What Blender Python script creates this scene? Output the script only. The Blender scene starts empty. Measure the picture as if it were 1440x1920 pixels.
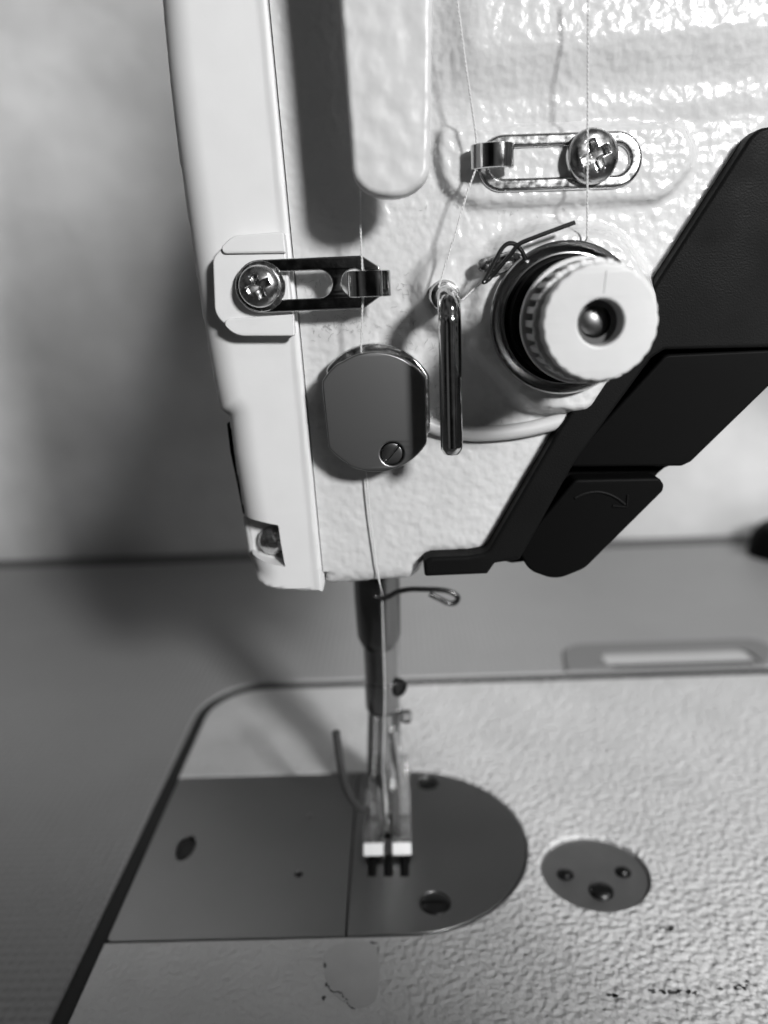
import bpy, bmesh, math, random
import numpy as np
from mathutils import Vector, Matrix
random.seed(7)
scene = bpy.context.scene
S = 0.001                      # everything below is written in millimetres
PI = math.pi

# ------------------------------------------------------------------ camera
F = 1441.0
RHO = 0.035
CAM = np.array([0.0, 0.0, 119.6])
def nrm(v):
    v = np.array(v, float); return v/np.linalg.norm(v)
Yc = nrm((16, 395, -F))
Xc = nrm((math.cos(RHO), math.sin(RHO), (16*math.cos(RHO)+395*math.sin(RHO))/F))
Zc = np.cross(Xc, Yc)
R3 = np.array([Xc, Yc, Zc])
cd = bpy.data.cameras.new("camera"); cam = bpy.data.objects.new("camera", cd)
scene.collection.objects.link(cam); scene.camera = cam
cd.sensor_fit = 'VERTICAL'; cd.sensor_height = 36; cd.lens = 36*F/1920
cd.clip_start = 0.005; cd.clip_end = 20
m = Matrix([[*R3[0], CAM[0]*S], [*R3[1], CAM[1]*S], [*R3[2], CAM[2]*S], [0, 0, 0, 1]])
cam.matrix_world = m
cd.dof.use_dof = True; cd.dof.focus_distance = 0.116; cd.dof.aperture_fstop = 27/2.4

# ------------------------------------------------------------------ world and lamps
w = bpy.data.worlds.new("World"); scene.world = w; w.use_nodes = True
w.node_tree.nodes["Background"].inputs[0].default_value = (.5, .5, .5, 1)
w.node_tree.nodes["Background"].inputs[1].default_value = 0.028
_N = w.node_tree.nodes; _L = w.node_tree.links           # made-up dim surroundings: soft noise patches for the metal to reflect
_tc = _N.new("ShaderNodeTexCoord"); _no = _N.new("ShaderNodeTexNoise"); _no.inputs["Scale"].default_value = 2.3; _no.inputs["Detail"].default_value = 1
_cr = _N.new("ShaderNodeValToRGB"); _L.new(_tc.outputs["Generated"], _no.inputs["Vector"]); _L.new(_no.outputs["Fac"], _cr.inputs[0])
_cr.color_ramp.elements[0].position = .42; _cr.color_ramp.elements[0].color = (.12, .12, .12, 1)
_cr.color_ramp.elements[1].position = .64; _cr.color_ramp.elements[1].color = (3.2, 3.2, 3.2, 1)
_L.new(_cr.outputs[0], _N["Background"].inputs[0])

def lamp(name, kind, loc, target, power, **kw):
    d = bpy.data.lights.new(name, kind); d.energy = power
    for k, v in kw.items(): setattr(d, k, v)
    o = bpy.data.objects.new(name, d); scene.collection.objects.link(o)
    o.location = Vector(loc)*S
    o.rotation_euler = (Vector(target)-Vector(loc)).to_track_quat('-Z', 'Y').to_euler()
    return o
KEY = (270, -340, 309)
lamp("key_lamp", 'SPOT', KEY, (5, 125, 166), 16.5, shadow_soft_size=0.036, spot_size=math.radians(28.5), spot_blend=.2)
lamp("bed_fill_spot", 'SPOT', (175, -165, 240), (128, 190, 0), 8.6, shadow_soft_size=0.03, spot_size=math.radians(38), spot_blend=.3)  # added second spot beside the key, for the bed's right side only
lamp("wall_fill_spot", 'SPOT', (144, -234, 868), (-220, 371, 335), 44, shadow_soft_size=0.09, spot_size=math.radians(27.5), spot_blend=.5)  # added spot for the wall alone, its cone kept off the face
lamp("glint_lamp", 'AREA', (150, -70, 335), (60, 125, 190), .06, size=.02)  # small added lamp that makes glints on the upper right paint
lamp("table_fill_spot", 'SPOT', (400, 60, 330), (110, 320, -20), 5.2, shadow_soft_size=0.06, spot_size=math.radians(50), spot_blend=.8)  # added spot that brightens the table and wall on the right

vs = scene.view_settings
vs.view_transform = 'Standard'; vs.look = 'None'; vs.exposure = 0; vs.gamma = 1

# ------------------------------------------------------------------ pixel <-> place
def ray(px, py): return R3 @ np.array([px-720.0, 960.0-py, -F])
def P(px, py, Y):
    r = ray(px, py); t = (Y-CAM[1])/r[1]; return tuple(CAM+r*t)
def G(px, py, Z):
    r = ray(px, py); t = (Z-CAM[2])/r[2]; return tuple(CAM+r*t)
def XZ(pts, Y): return [(P(x, y, Y)[0], P(x, y, Y)[2]) for x, y in pts]
def XY(pts, Z): return [(G(x, y, Z)[0], G(x, y, Z)[1]) for x, y in pts]
def mm(n, px, py, Y):          # length of n pixels there, in mm
    return (P(px+n, py, Y)[0]-P(px, py, Y)[0])

FRONT = (Vector((1, 0, 0)), Vector((0, 0, 1)), Vector((0, -1, 0)))
FLAT = (Vector((1, 0, 0)), Vector((0, 1, 0)), Vector((0, 0, 1)))

# ------------------------------------------------------------------ materials
def mat(name, col, rough=.5, metal=0., bumps=(), coat=0, var=0, varscale=200, spec=.5, rvar=0, trans=0):
    M = bpy.data.materials.new(name); M.use_nodes = True
    nt = M.node_tree; N = nt.nodes; L = nt.links
    b = N["Principled BSDF"]
    b.inputs["Base Color"].default_value = (col, col, col, 1)
    b.inputs["Roughness"].default_value = rough
    b.inputs["Metallic"].default_value = metal
    b.inputs["Specular IOR Level"].default_value = spec
    b.inputs["Coat Weight"].default_value = coat
    b.inputs["Coat Roughness"].default_value = .12
    b.inputs["Transmission Weight"].default_value = trans
    tc = N.new("ShaderNodeTexCoord")
    prev = None
    for (kind, scale, strength, dist) in bumps:
        if kind == 'noise':
            t = N.new("ShaderNodeTexNoise"); t.inputs["Scale"].default_value = scale
            t.inputs["Detail"].default_value = 2; t.inputs["Distortion"].default_value = .3
            out = t.outputs["Fac"]
        elif kind == 'soft':
            t = N.new("ShaderNodeTexNoise"); t.inputs["Scale"].default_value = scale
            t.inputs["Detail"].default_value = .4; t.inputs["Distortion"].default_value = 0; out = t.outputs["Fac"]
        elif kind == 'pebble':
            w_ = N.new("ShaderNodeTexNoise"); w_.inputs["Scale"].default_value = scale*.9; w_.inputs["Detail"].default_value = 1
            L.new(tc.outputs["Object"], w_.inputs["Vector"])
            mx = N.new("ShaderNodeMixRGB"); mx.blend_type = 'LINEAR_LIGHT'; mx.inputs[0].default_value = .9/scale
            L.new(tc.outputs["Object"], mx.inputs[1]); L.new(w_.outputs["Color"], mx.inputs[2])
            t = N.new("ShaderNodeTexVoronoi"); t.feature = 'SMOOTH_F1'; t.inputs["Scale"].default_value = scale
            t.inputs["Smoothness"].default_value = .7
            L.new(mx.outputs[0], t.inputs["Vector"])
            inv = N.new("ShaderNodeMath"); inv.operation = 'SUBTRACT'; inv.inputs[0].default_value = 1
            L.new(t.outputs["Distance"], inv.inputs[1]); out = inv.outputs[0]
        elif kind == 'ridge':
            t = N.new("ShaderNodeTexNoise"); t.inputs["Scale"].default_value = scale; t.inputs["Detail"].default_value = 1.5
            t.inputs["Distortion"].default_value = .8
            a = N.new("ShaderNodeMath"); a.operation = 'SUBTRACT'; a.inputs[1].default_value = .5
            c = N.new("ShaderNodeMath"); c.operation = 'ABSOLUTE'
            L.new(t.outputs["Fac"], a.inputs[0]); L.new(a.outputs[0], c.inputs[0]); out = c.outputs[0]
        elif kind == 'brush':
            t = N.new("ShaderNodeTexNoise"); t.inputs["Scale"].default_value = scale
            mp = N.new("ShaderNodeMapping"); mp.inputs["Scale"].default_value = (1, .04, .04)
            L.new(tc.outputs["Object"], mp.inputs["Vector"]); L.new(mp.outputs[0], t.inputs["Vector"]); out = t.outputs["Fac"]
        if kind not in ('pebble', 'brush'): L.new(tc.outputs["Object"], t.inputs["Vector"])
        bp = N.new("ShaderNodeBump"); bp.inputs["Strength"].default_value = strength; bp.inputs["Distance"].default_value = dist*S
        L.new(out, bp.inputs["Height"])
        if prev: L.new(prev.outputs[0], bp.inputs["Normal"])
        prev = bp
    if prev: L.new(prev.outputs[0], b.inputs["Normal"])
    if var or rvar:
        t = N.new("ShaderNodeTexNoise"); t.inputs["Scale"].default_value = varscale; t.inputs["Detail"].default_value = 4
        L.new(tc.outputs["Object"], t.inputs["Vector"])
    if var:
        mr = N.new("ShaderNodeMapRange"); mr.inputs[1].default_value = .3; mr.inputs[2].default_value = .7
        mr.inputs[3].default_value = col*(1-var); mr.inputs[4].default_value = min(1, col*(1+var))
        L.new(t.outputs["Fac"], mr.inputs[0]); L.new(mr.outputs[0], b.inputs["Base Color"])
    if rvar:
        mr = N.new("ShaderNodeMapRange"); mr.inputs[1].default_value = .3; mr.inputs[2].default_value = .7
        mr.inputs[3].default_value = max(0, rough-rvar); mr.inputs[4].default_value = rough+rvar
        L.new(t.outputs["Fac"], mr.inputs[0]); L.new(mr.outputs[0], b.inputs["Roughness"])
    return M
M_paint = mat("cast_paint", .56, .2, bumps=[('soft', 820, 1, .25), ('noise', 1700, .5, .05)], coat=0, var=.05, varscale=90)
M_cover = mat("smooth_plastic", .65, .5, bumps=[('noise', 1500, .2, .03)], coat=0, var=.02)
M_chrome = mat("chrome", .62, .1, 1., bumps=[('noise', 900, .25, .03)], rvar=.05, varscale=600)
M_screw = mat("screw_steel", .58, .24, 1., bumps=[('noise', 1800, .3, .01)], rvar=.08, varscale=900)
M_disc = mat("disc_chrome", .62, .2, 1., bumps=[('noise', 1500, .2, .005)])
M_chrome_rough = mat("worn_chrome", .6, .22, 1., bumps=[('noise', 2500, .2, .004)], rvar=.08, varscale=1200)
M_steel = mat("satin_steel", .26, .36, 1., bumps=[('brush', 6000, .25, .006), ('noise', 3000, .1, .003)], rvar=.03, var=.03, varscale=60)
M_darksteel = mat("dark_steel", .22, .3, 1., bumps=[('noise', 2500, .2, .006)], rvar=.08)
M_black = mat("black_grained_plastic", .006, .5, bumps=[('noise', 3500, .9, .06)], rvar=.12, varscale=120, spec=.04)
M_black2 = mat("black_plastic", .003, .5, bumps=[('noise', 1500, .15, .02)], spec=.03)
M_wire = mat("blued_wire", .05, .25, .8)
M_knob = mat("white_nylon", .55, .42, bumps=[('noise', 700, .3, .05)], var=.03)
M_grey = mat("grey_plastic", .42, .45)
M_oxide = mat("black_oxide_steel", .05, .35, 1., rvar=.05)
M_gap = mat("black_rubber", .012, .7)
M_hole = mat("dark_hole", .01, .6)
M_table = None
M_thread = mat("polyester_thread", .62, .8, bumps=[('noise', 5000, .8, .05)])
M_feedhole = mat("feed_slot", .03, .35, .8)
M_cable = mat("grey_cable", .5, .4)
M_lint = mat("lint", .12, .9)
M_wall = mat("plaster_wall", .57, .85, bumps=[('noise', 60, .4, 2)], var=.28, varscale=13)

# ------------------------------------------------------------------ object helpers
WO = {}
def finish(name, me, material, parent, smooth=True, angle=35):
    """place the origin at the mesh centre, link, parent"""
    n = len(me.vertices); co = np.empty(n*3); me.vertices.foreach_get("co", co); co = co.reshape(-1, 3)
    c = (co.min(0)+co.max(0))/2
    me.vertices.foreach_set("co", ((co-c)*S).ravel()); me.update()
    me.name = name
    if smooth:
        me.shade_smooth()
        me.set_sharp_from_angle(angle=math.radians(angle))
    me.materials.clear(); me.materials.append(material)
    o = bpy.data.objects.new(name, me); scene.collection.objects.link(o)
    if smooth and n < 20000:
        wm = o.modifiers.new("normals", 'WEIGHTED_NORMAL'); wm.keep_sharp = True; wm.weight = 50
    c = Vector(c)*S; WO[o.name] = c
    if parent: o.parent = parent; o.location = c-WO[parent.name]
    else: o.location = c
    return o
def tag(o, label=None, cat=None, group=None, kind=None):
    if label: o["label"] = label
    if cat: o["category"] = cat
    if group: o["group"] = group
    if kind: o["kind"] = kind
    return o
def thing(name, loc, label, cat, group=None):
    o = bpy.data.objects.new(name, None); scene.collection.objects.link(o)
    o.empty_display_size = .01
    o.location = Vector(loc)*S; WO[o.name] = Vector(loc)*S
    return tag(o, label, cat, group)

def joinm(meshes):
    bm = bmesh.new()
    for me in meshes: bm.from_mesh(me)
    out = bpy.data.meshes.new("j"); bm.to_mesh(out); bm.free(); return out

def rnd(pts, r, n=6):
    """round the corners of a polygon"""
    out = []; k = len(pts)
    rr = r if isinstance(r, (list, tuple)) else [r]*k
    for i in range(k):
        a = Vector(pts[i-1][:2]); b = Vector(pts[i][:2]); c = Vector(pts[(i+1) % k][:2]); q = rr[i]
        u = (a-b); v = (c-b); lu = u.length; lv = v.length
        if q <= 0 or lu < 1e-6 or lv < 1e-6: out.append(tuple(b)); continue
        u /= lu; v /= lv; ang = u.angle(v, PI)
        if ang > PI-.02: out.append(tuple(b)); continue
        d = min(q/math.tan(ang/2), lu*.49, lv*.49); q = d*math.tan(ang/2)
        cen = b+(u+v).normalized()*(q/math.sin(ang/2))
        s = b+u*d-cen; e = b+v*d-cen; a0 = math.atan2(s.y, s.x); a1 = math.atan2(e.y, e.x)
        da = (a1-a0+PI) % (2*PI)-PI
        for j in range(n+1):
            t = a0+da*j/n; out.append((cen.x+q*math.cos(t), cen.y+q*math.sin(t)))
    return out
def circ(c, r, n=48, ry=None, rot=0):
    ry = ry or r; o = []
    for i in range(n):
        a = 2*PI*i/n; x = r*math.cos(a); y = ry*math.sin(a)
        o.append((c[0]+x*math.cos(rot)-y*math.sin(rot), c[1]+x*math.sin(rot)+y*math.cos(rot)))
    return o
def stadium(x0, x1, y, r, n=12):
    o = []
    for i in range(n+1): a = -PI/2+PI*i/n; o.append((x1+r*math.cos(a), y+r*math.sin(a)))
    for i in range(n+1): a = PI/2+PI*i/n; o.append((x0+r*math.cos(a), y+r*math.sin(a)))
    return o

def plate(loops, th, basis, w0, bevel=.2, res=3, fn=None):
    """extruded polygon (first loop = outline, others holes); its front is at w0 along basis[2]"""
    cu = bpy.data.curves.new("c", 'CURVE'); cu.dimensions = '2D'; cu.fill_mode = 'BOTH'
    for lp in loops:
        sp = cu.splines.new('POLY'); sp.points.add(len(lp)-1)
        for i, p in enumerate(lp): sp.points[i].co = (p[0], p[1], 0, 1)
        sp.use_cyclic_u = True
    bevel = min(bevel, th/2.01)
    cu.extrude = max(th/2-bevel, 1e-4); cu.bevel_depth = bevel; cu.offset = -bevel; cu.bevel_resolution = res
    o = bpy.data.objects.new("t", cu)
    me = bpy.data.meshes.new_from_object(o)
    bpy.data.objects.remove(o); bpy.data.curves.remove(cu)
    u, v, n = basis
    for vt in me.vertices:
        p = u*vt.co.x+v*vt.co.y+n*(vt.co.z+w0-th/2)
        vt.co = fn(p) if fn else p
    bm = bmesh.new(); bm.from_mesh(me); bmesh.ops.remove_doubles(bm, verts=bm.verts, dist=1e-4)
    bmesh.ops.recalc_face_normals(bm, faces=bm.faces)
    bm.to_mesh(me); bm.free(); return me
# for FRONT basis w0 = -Y of the front surface

def catmull(pts, k=8):
    pts = [Vector(p) for p in pts]; out = []
    for i in range(len(pts)-1):
        p0 = pts[max(i-1, 0)]; p1 = pts[i]; p2 = pts[i+1]; p3 = pts[min(i+2, len(pts)-1)]
        for j in range(k):
            t = j/k
            out.append(.5*((2*p1)+(-p0+p2)*t+(2*p0-5*p1+4*p2-p3)*t*t+(-p0+3*p1-3*p2+p3)*t**3))
    out.append(pts[-1]); return out
def tube(pts, r, n=12, k=8, cap=True, taper=None, flat=None):
    path = catmull(pts, k) if k > 1 else [Vector(p) for p in pts]
    bm = bmesh.new(); rings = []
    t0 = (path[1]-path[0]).normalized()
    nn = t0.orthogonal().normalized()
    for i, p in enumerate(path):
        t = (path[min(i+1, len(path)-1)]-path[max(i-1, 0)])
        if t.length < 1e-9: t = t0
        t = t.normalized()
        nn = (nn-t*nn.dot(t)).normalized(); bb = t.cross(nn)
        q = r*(taper(i/(len(path)-1)) if taper else 1)
        rings.append([bm.verts.new(p+(nn*math.cos(a)+bb*math.sin(a))*q) for a in [2*PI*j/n for j in range(n)]])
    for a, b in zip(rings, rings[1:]):
        for j in range(n): bm.faces.new((a[j], a[(j+1) % n], b[(j+1) % n], b[j]))
    if cap:
        bm.faces.new(rings[0][::-1]); bm.faces.new(rings[-1])
    bmesh.ops.recalc_face_normals(bm, faces=bm.faces)
    me = bpy.data.meshes.new("t"); bm.to_mesh(me); bm.free(); return me
def lathe(prof, c, basis, n=64, mod=None):
    """profile = [(radius, height along basis[2])]"""
    u, v, w_ = basis; c = Vector(c); bm = bmesh.new(); rings = []
    for r, h in prof:
        if r < 1e-6: rings.append([bm.verts.new(c+w_*h)])
        else:
            rings.append([bm.verts.new(c+(u*math.cos(a)+v*math.sin(a))*(r*(mod(a, r, h) if mod else 1))+w_*h) for a in [2*PI*j/n for j in range(n)]])
    for a, b in zip(rings, rings[1:]):
        for j in range(n):
            k = (j+1) % n
            if len(a) == 1 and len(b) == 1: break
            if len(a) == 1: bm.faces.new((a[0], b[k], b[j]))
            elif len(b) == 1: bm.faces.new((a[j], a[k], b[0]))
            else: bm.faces.new((a[j], a[k], b[k], b[j]))
    bmesh.ops.recalc_face_normals(bm, faces=bm.faces)
    me = bpy.data.meshes.new("l"); bm.to_mesh(me); bm.free(); return me
def tilt(basis, ax=0, ay=0):
    u, v, n = basis
    q = Matrix.Rotation(ax, 3, u) @ Matrix.Rotation(ay, 3, v)
    return tuple(q @ x for x in basis)
def sm(x, a, b):
    t = np.clip((x-a)/(b-a), 0, 1); return t*t*(3-2*t)
def screw_head(c, basis, R, H, kind='cross', ang=0, rim=.3, dep=1.0, nr=44, na=120, wdt=.16):
    """domed head with a real recess"""
    u, v, n = basis; c = Vector(c); bm = bmesh.new(); rings = []
    def hh(r, a):
        q = r/R
        h = rim+(H-rim)*math.sqrt(max(0, 1-q*q))
        x = r*math.cos(a-ang)/R; y = r*math.sin(a-ang)/R
        if kind == 'cross':
            d1 = max(abs(x)-.56, abs(y)-wdt); d2 = max(abs(y)-.56, abs(x)-wdt); d = min(d1, d2, q-.24)
            h -= dep*float(sm(-d, -.03, .05))*(1-.55*q)
        elif kind == 'slot':
            d = abs(y)-wdt; h -= dep*float(sm(-d, -.025, .025))
        return h
    rs = [R*(i/nr)**.9 for i in range(1, nr+1)]
    ce = bm.verts.new(c+n*hh(0, 0))
    for r in rs: rings.append([bm.verts.new(c+(u*math.cos(a)+v*math.sin(a))*r+n*hh(r, a)) for a in [2*PI*j/na for j in range(na)]])
    rings.append([bm.verts.new(c+(u*math.cos(a)+v*math.sin(a))*R) for a in [2*PI*j/na for j in range(na)]])
    for j in range(na): bm.faces.new((ce, rings[0][j], rings[0][(j+1) % na]))
    for a, b in zip(rings, rings[1:]):
        for j in range(na): k = (j+1) % na; bm.faces.new((a[j], b[j], b[k], a[k]))
    bmesh.ops.recalc_face_normals(bm, faces=bm.faces)
    me = bpy.data.meshes.new("s"); bm.to_mesh(me); bm.free(); return me

def sdf(poly, X, Z):
    """signed distance, positive inside; also nearest points"""
    pts = np.array([p[:2] for p in poly]); best = np.full(X.shape, 1e9); nx = np.zeros_like(X); nz = np.zeros_like(X)
    inside = np.zeros(X.shape, bool)
    for i in range(len(pts)):
        a = pts[i]; b = pts[(i+1) % len(pts)]; e = b-a; L2 = (e**2).sum()
        if L2 < 1e-12: continue
        t = np.clip(((X-a[0])*e[0]+(Z-a[1])*e[1])/L2, 0, 1)
        cx = a[0]+t*e[0]; cz = a[1]+t*e[1]; d = np.hypot(X-cx, Z-cz)
        mk = d < best; best = np.where(mk, d, best); nx = np.where(mk, cx, nx); nz = np.where(mk, cz, nz)
        cr = ((a[1] > Z) != (b[1] > Z)) & (X < (b[0]-a[0])*(Z-a[1])/((b[1]-a[1]) if abs(b[1]-a[1]) > 1e-12 else 1e-12)+a[0])
        inside ^= cr
    return np.where(inside, best, -best), nx, nz
def heightpanel(poly, step, hf, Y0, depth):
    """a relief panel facing the camera: front surface at Y0 - hf(x, z, edge distance), side walls back to Y0+depth"""
    pts = np.array([p[:2] for p in poly]); lo = pts.min(0)-step; hi = pts.max(0)+step
    xs = np.arange(lo[0], hi[0], step); zs = np.arange(lo[1], hi[1], step)
    X, Z = np.meshgrid(xs, zs, indexing='ij')
    Cx, Cz = X[:-1, :-1]+step/2, Z[:-1, :-1]+step/2
    keep = sdf(poly, Cx, Cz)[0] > 0
    used = np.zeros(X.shape, int)
    for dx in (0, 1):
        for dz in (0, 1): used[dx:dx+keep.shape[0], dz:dz+keep.shape[1]] += keep
    d, nx, nz = sdf(poly, X, Z)
    bd = (used > 0) & (used < 4)
    X = np.where(bd, nx, X); Z = np.where(bd, nz, Z); d = np.where(bd, 0, np.maximum(d, 0))
    H = hf(X, Z, d)
    idx = -np.ones(X.shape, int); k = np.argwhere(used > 0); idx[used > 0] = np.arange(len(k))
    vs_ = np.stack([X[used > 0], Y0-H[used > 0], Z[used > 0]], 1)
    bm = bmesh.new(); V = [bm.verts.new(v) for v in vs_]
    for i, j in np.argwhere(keep):
        try: bm.faces.new((V[idx[i, j]], V[idx[i+1, j]], V[idx[i+1, j+1]], V[idx[i, j+1]]))
        except ValueError: pass
    be = [e for e in bm.edges if len(e.link_faces) == 1]
    ret = bmesh.ops.extrude_edge_only(bm, edges=be)
    nv = [g for g in ret['geom'] if isinstance(g, bmesh.types.BMVert)]
    for v in nv: v.co.y = Y0+depth
    ne = [g for g in ret['geom'] if isinstance(g, bmesh.types.BMEdge)]
    try: bmesh.ops.contextual_create(bm, geom=ne)
    except Exception: pass
    bmesh.ops.recalc_face_normals(bm, faces=bm.faces)
    me = bpy.data.meshes.new("h"); bm.to_mesh(me); bm.free(); return me
def box(x0, x1, y0, y1, z0, z1, bev=.3):
    return plate([[(x0, z0), (x1, z0), (x1, z1), (x0, z1)]], y1-y0, FRONT, -y0, bev)

# ================================================================== SETTING
YF = 125.0            # plane of the head's front face
TZ = -.3             # table top
WALLY = 372.0
wall = finish("wall", box(-1500, 1500, WALLY, WALLY+40, -600, 1200, 1), M_wall, None)
tag(wall, kind="structure")

# table: pale laminate with a faint woven relief
M_table = mat("laminate", .26, .42, bumps=[('noise', 400, .2, .05)], var=.03, varscale=40)
nt = M_table.node_tree; N = nt.nodes; L = nt.links
tc = [n for n in N if n.type == 'TEX_COORD'][0]; bs = N["Principled BSDF"]
wv = []
for ax in ('X', 'Y'):
    t = N.new("ShaderNodeTexWave"); t.bands_direction = ax; t.inputs["Scale"].default_value = 155; t.inputs["Distortion"].default_value = .5
    L.new(tc.outputs["Object"], t.inputs["Vector"]); wv.append(t)
ad = N.new("ShaderNodeMath"); ad.operation = 'ADD'; L.new(wv[0].outputs["Fac"], ad.inputs[0]); L.new(wv[1].outputs["Fac"], ad.inputs[1])
bp = N.new("ShaderNodeBump"); bp.inputs["Strength"].default_value = .6; bp.inputs["Distance"].default_value = .2*S
old = bs.inputs["Normal"].links[0].from_node; L.new(old.outputs[0], bp.inputs["Normal"]); L.new(ad.outputs[0], bp.inputs["Height"]); L.new(bp.outputs[0], bs.inputs["Normal"])

# bed outline in the world (left edge, rounded rear left corner)
def gx(px, py, Z=0): return G(px, py, Z)
XL = (gx(337, 1448)[0]+gx(200, 1762)[0])/2
YB = gx(640, 1287)[1]
bed_pts = rnd([(XL, 40), (XL, YB), (XL+420, YB), (XL+420, 40)], [3, 17, 17, 3], 16)
gap_pts = rnd([(XL-3.6, 36), (XL-3.6, YB+5.6), (XL+424, YB+5.6), (XL+424, 36)], [5, 20.5, 20.5, 5], 16)
hinge_px = [(1082, 1290), (1058, 1222), (1075, 1205), (1400, 1193), (1440, 1205), (1500, 1285)]
table_root = thing("table", (100, 150, TZ), "pale grey sewing table that the machine bed is sunk into", "table")
finish("gap_shade_strip", box(-700, 900, WALLY-13, WALLY-4, TZ-5, TZ+.8, .4), mat("gap_shade", .09, .7), table_root)  # added strip; its dark colour paints the shaded gap before the wall
tabletop = finish("tabletop", plate([[(-700, -300), (900, -300), (900, WALLY-13.5), (-700, WALLY-13.5)], gap_pts], 30, FLAT, TZ, .8), M_table, table_root)
finish("gasket", plate([gap_pts, bed_pts], 6, FLAT, TZ-.8, .3), M_gap, table_root)

# hinge socket on the table behind the bed
hz = TZ+.9
hp = rnd([(G(1080, 1300, TZ)[0], YB+5.4), (G(1058, 1215, hz)[0], G(1200, 1203, hz)[1]), (G(1450, 1190, hz)[0], G(1200, 1203, hz)[1]), (G(1480, 1285, hz)[0], YB+5.4)], [.5, 9, 9, .5], 10)
x0s = G(1115, 1222, hz)[0]; x1s = G(1395, 1215, hz)[0]; ya = G(1250, 1219, hz)[1]
slot = rnd([(x0s+3, YB+5.9), (x0s, ya), (x1s, ya), (x1s+2, YB+5.9)], 3.5, 6)
hinge = finish("hinge_socket", plate([hp, slot], .9, FLAT, hz, .35), mat("mid_grey_plastic", .16, .5), table_root)
hinge["label"] = "grey rounded hinge socket in the tabletop behind the bed"
def rib(y0, y1, z, mt, nm):
    return finish(nm, plate([[(x0s+1.5, y0), (x1s-1, y0), (x1s-1, y1), (x0s+1.5, y1)]], .6, FLAT, z, .2), mt, hinge)
rib(ya-5.5, ya-2.5, TZ+.9, M_grey, "rib"); rib(YB+9.2, ya-6, TZ+.62, M_grey, "hinge_bar"); rib(YB+6, YB+9, TZ+.55, M_hole, "slot_floor")

# dark things at the foot of the wall, out of focus
def lump(name, c, sx, sy, sz, mt, label, cat):
    prof = [(1, 0), (1.02, .3), (.97, .6), (.8, .85), (.45, .98), (0, 1)]
    me = lathe(prof, (0, 0, 0), FLAT, 40)
    for v in me.vertices:
        v.co.x *= sx; v.co.y *= sy; v.co.z *= sz; v.co += Vector(c)
        v.co.x += .04*sx*math.sin(v.co.z*.3)
    o = finish(name, me, mt, None); return tag(o, label, cat)
c = G(1490, 1035, TZ)
lump("cable_bundle", (c[0]+8, WALLY-32, TZ), 30, 20, 16, M_black2, "dark out-of-focus bundle lying at the foot of the wall at the right edge", "cable bundle")

# ================================================================== SEWING MACHINE
mach = thing("sewing_machine", (60, 170, 0), "white industrial lockstitch sewing machine sunk flush in the table", "sewing machine")

# ---- bed
slide_px = [(337, 1455), (672, 1447), (651, 1757), (197, 1765)]
YPB = (G(500, 1452, 0)[1]+G(672, 1447, 0)[1])/2
YPF = (G(651, 1757, 0)[1]+G(420, 1762, 0)[1])/2
XS = (G(672, 1447, 0)[0]+G(651, 1757, 0)[0])/2
XR = G(990, 1585, 0)[0]
yc = (YPB+YPF)/2; ry = (YPB-YPF)/2; 
XC = G(760, 1447, 0)[0]
def dshape(off=0, x_left=XS):
    o = [(x_left, YPF+off)]
    n = 48
    for i in range(n+1):
        a = -PI/2+PI*i/n
        o.append((XC+(XR-XC-off)*math.cos(a), yc+(ry-off)*math.sin(a)))
    o.append((x_left, YPB-off)); return o
# cut-out in the bed for slide plate and needle plate: open on the left
n = 48
arc = [(XC+(XR-XC)*math.cos(a), yc+ry*math.sin(a)) for a in [-PI/2+PI*i/n for i in range(n+1)]]
bl = rnd([(XL, YPB), (XL, YB), (XL+420, YB), (XL+420, 40), (XL, 40), (XL, YPF)], [0, 17, 17, 3, 3, 0], 16)
# order: start at lower-left of cutout -> arc -> upper-left -> around
outline = [(XL, YPF)]+arc+[(XL, YPB)]+bl[1:-1]
pc = G(1115, 1632, 0); pr = (G(1216, 1632, 0)[0]-G(1014, 1632, 0)[0])/2
plug_c = (pc[0], pc[1])
M_bed = mat("bed_paint", .52, .36, bumps=[], coat=.1)
bedo = finish("bed", plate([outline, circ(plug_c, pr, 64)], 8, FLAT, 0, .35), M_bed, mach)
BC = WO[bedo.name]/S
nt = M_bed.node_tree; N = nt.nodes; L = nt.links; bs = N["Principled BSDF"]
tc = N.new("ShaderNodeTexCoord")
def node(t, **k):
    q = N.new(t)
    for a, b in k.items(): setattr(q, a, b)
    return q
wn = node("ShaderNodeTexNoise"); wn.inputs["Scale"].default_value = 500; wn.inputs["Detail"].default_value = 2
L.new(tc.outputs["Object"], wn.inputs["Vector"])
mx = node("ShaderNodeMixRGB", blend_type='LINEAR_LIGHT'); mx.inputs[0].default_value = .0006
L.new(tc.outputs["Object"], mx.inputs[1]); L.new(wn.outputs["Color"], mx.inputs[2])
vo = node("ShaderNodeTexVoronoi", feature='SMOOTH_F1'); vo.inputs["Scale"].default_value = 760; vo.inputs["Smoothness"].default_value = .6
L.new(mx.outputs[0], vo.inputs["Vector"])
n2 = node("ShaderNodeTexNoise"); n2.inputs["Scale"].default_value = 800; n2.inputs["Detail"].default_value = .6; n2.inputs["Distortion"].default_value = .2
L.new(tc.outputs["Object"], n2.inputs["Vector"])
h1 = node("ShaderNodeMath", operation='MULTIPLY_ADD'); h1.inputs[1].default_value = -.55
L.new(vo.outputs["Distance"], h1.inputs[0]); L.new(n2.outputs["Fac"], h1.inputs[2])
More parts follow.
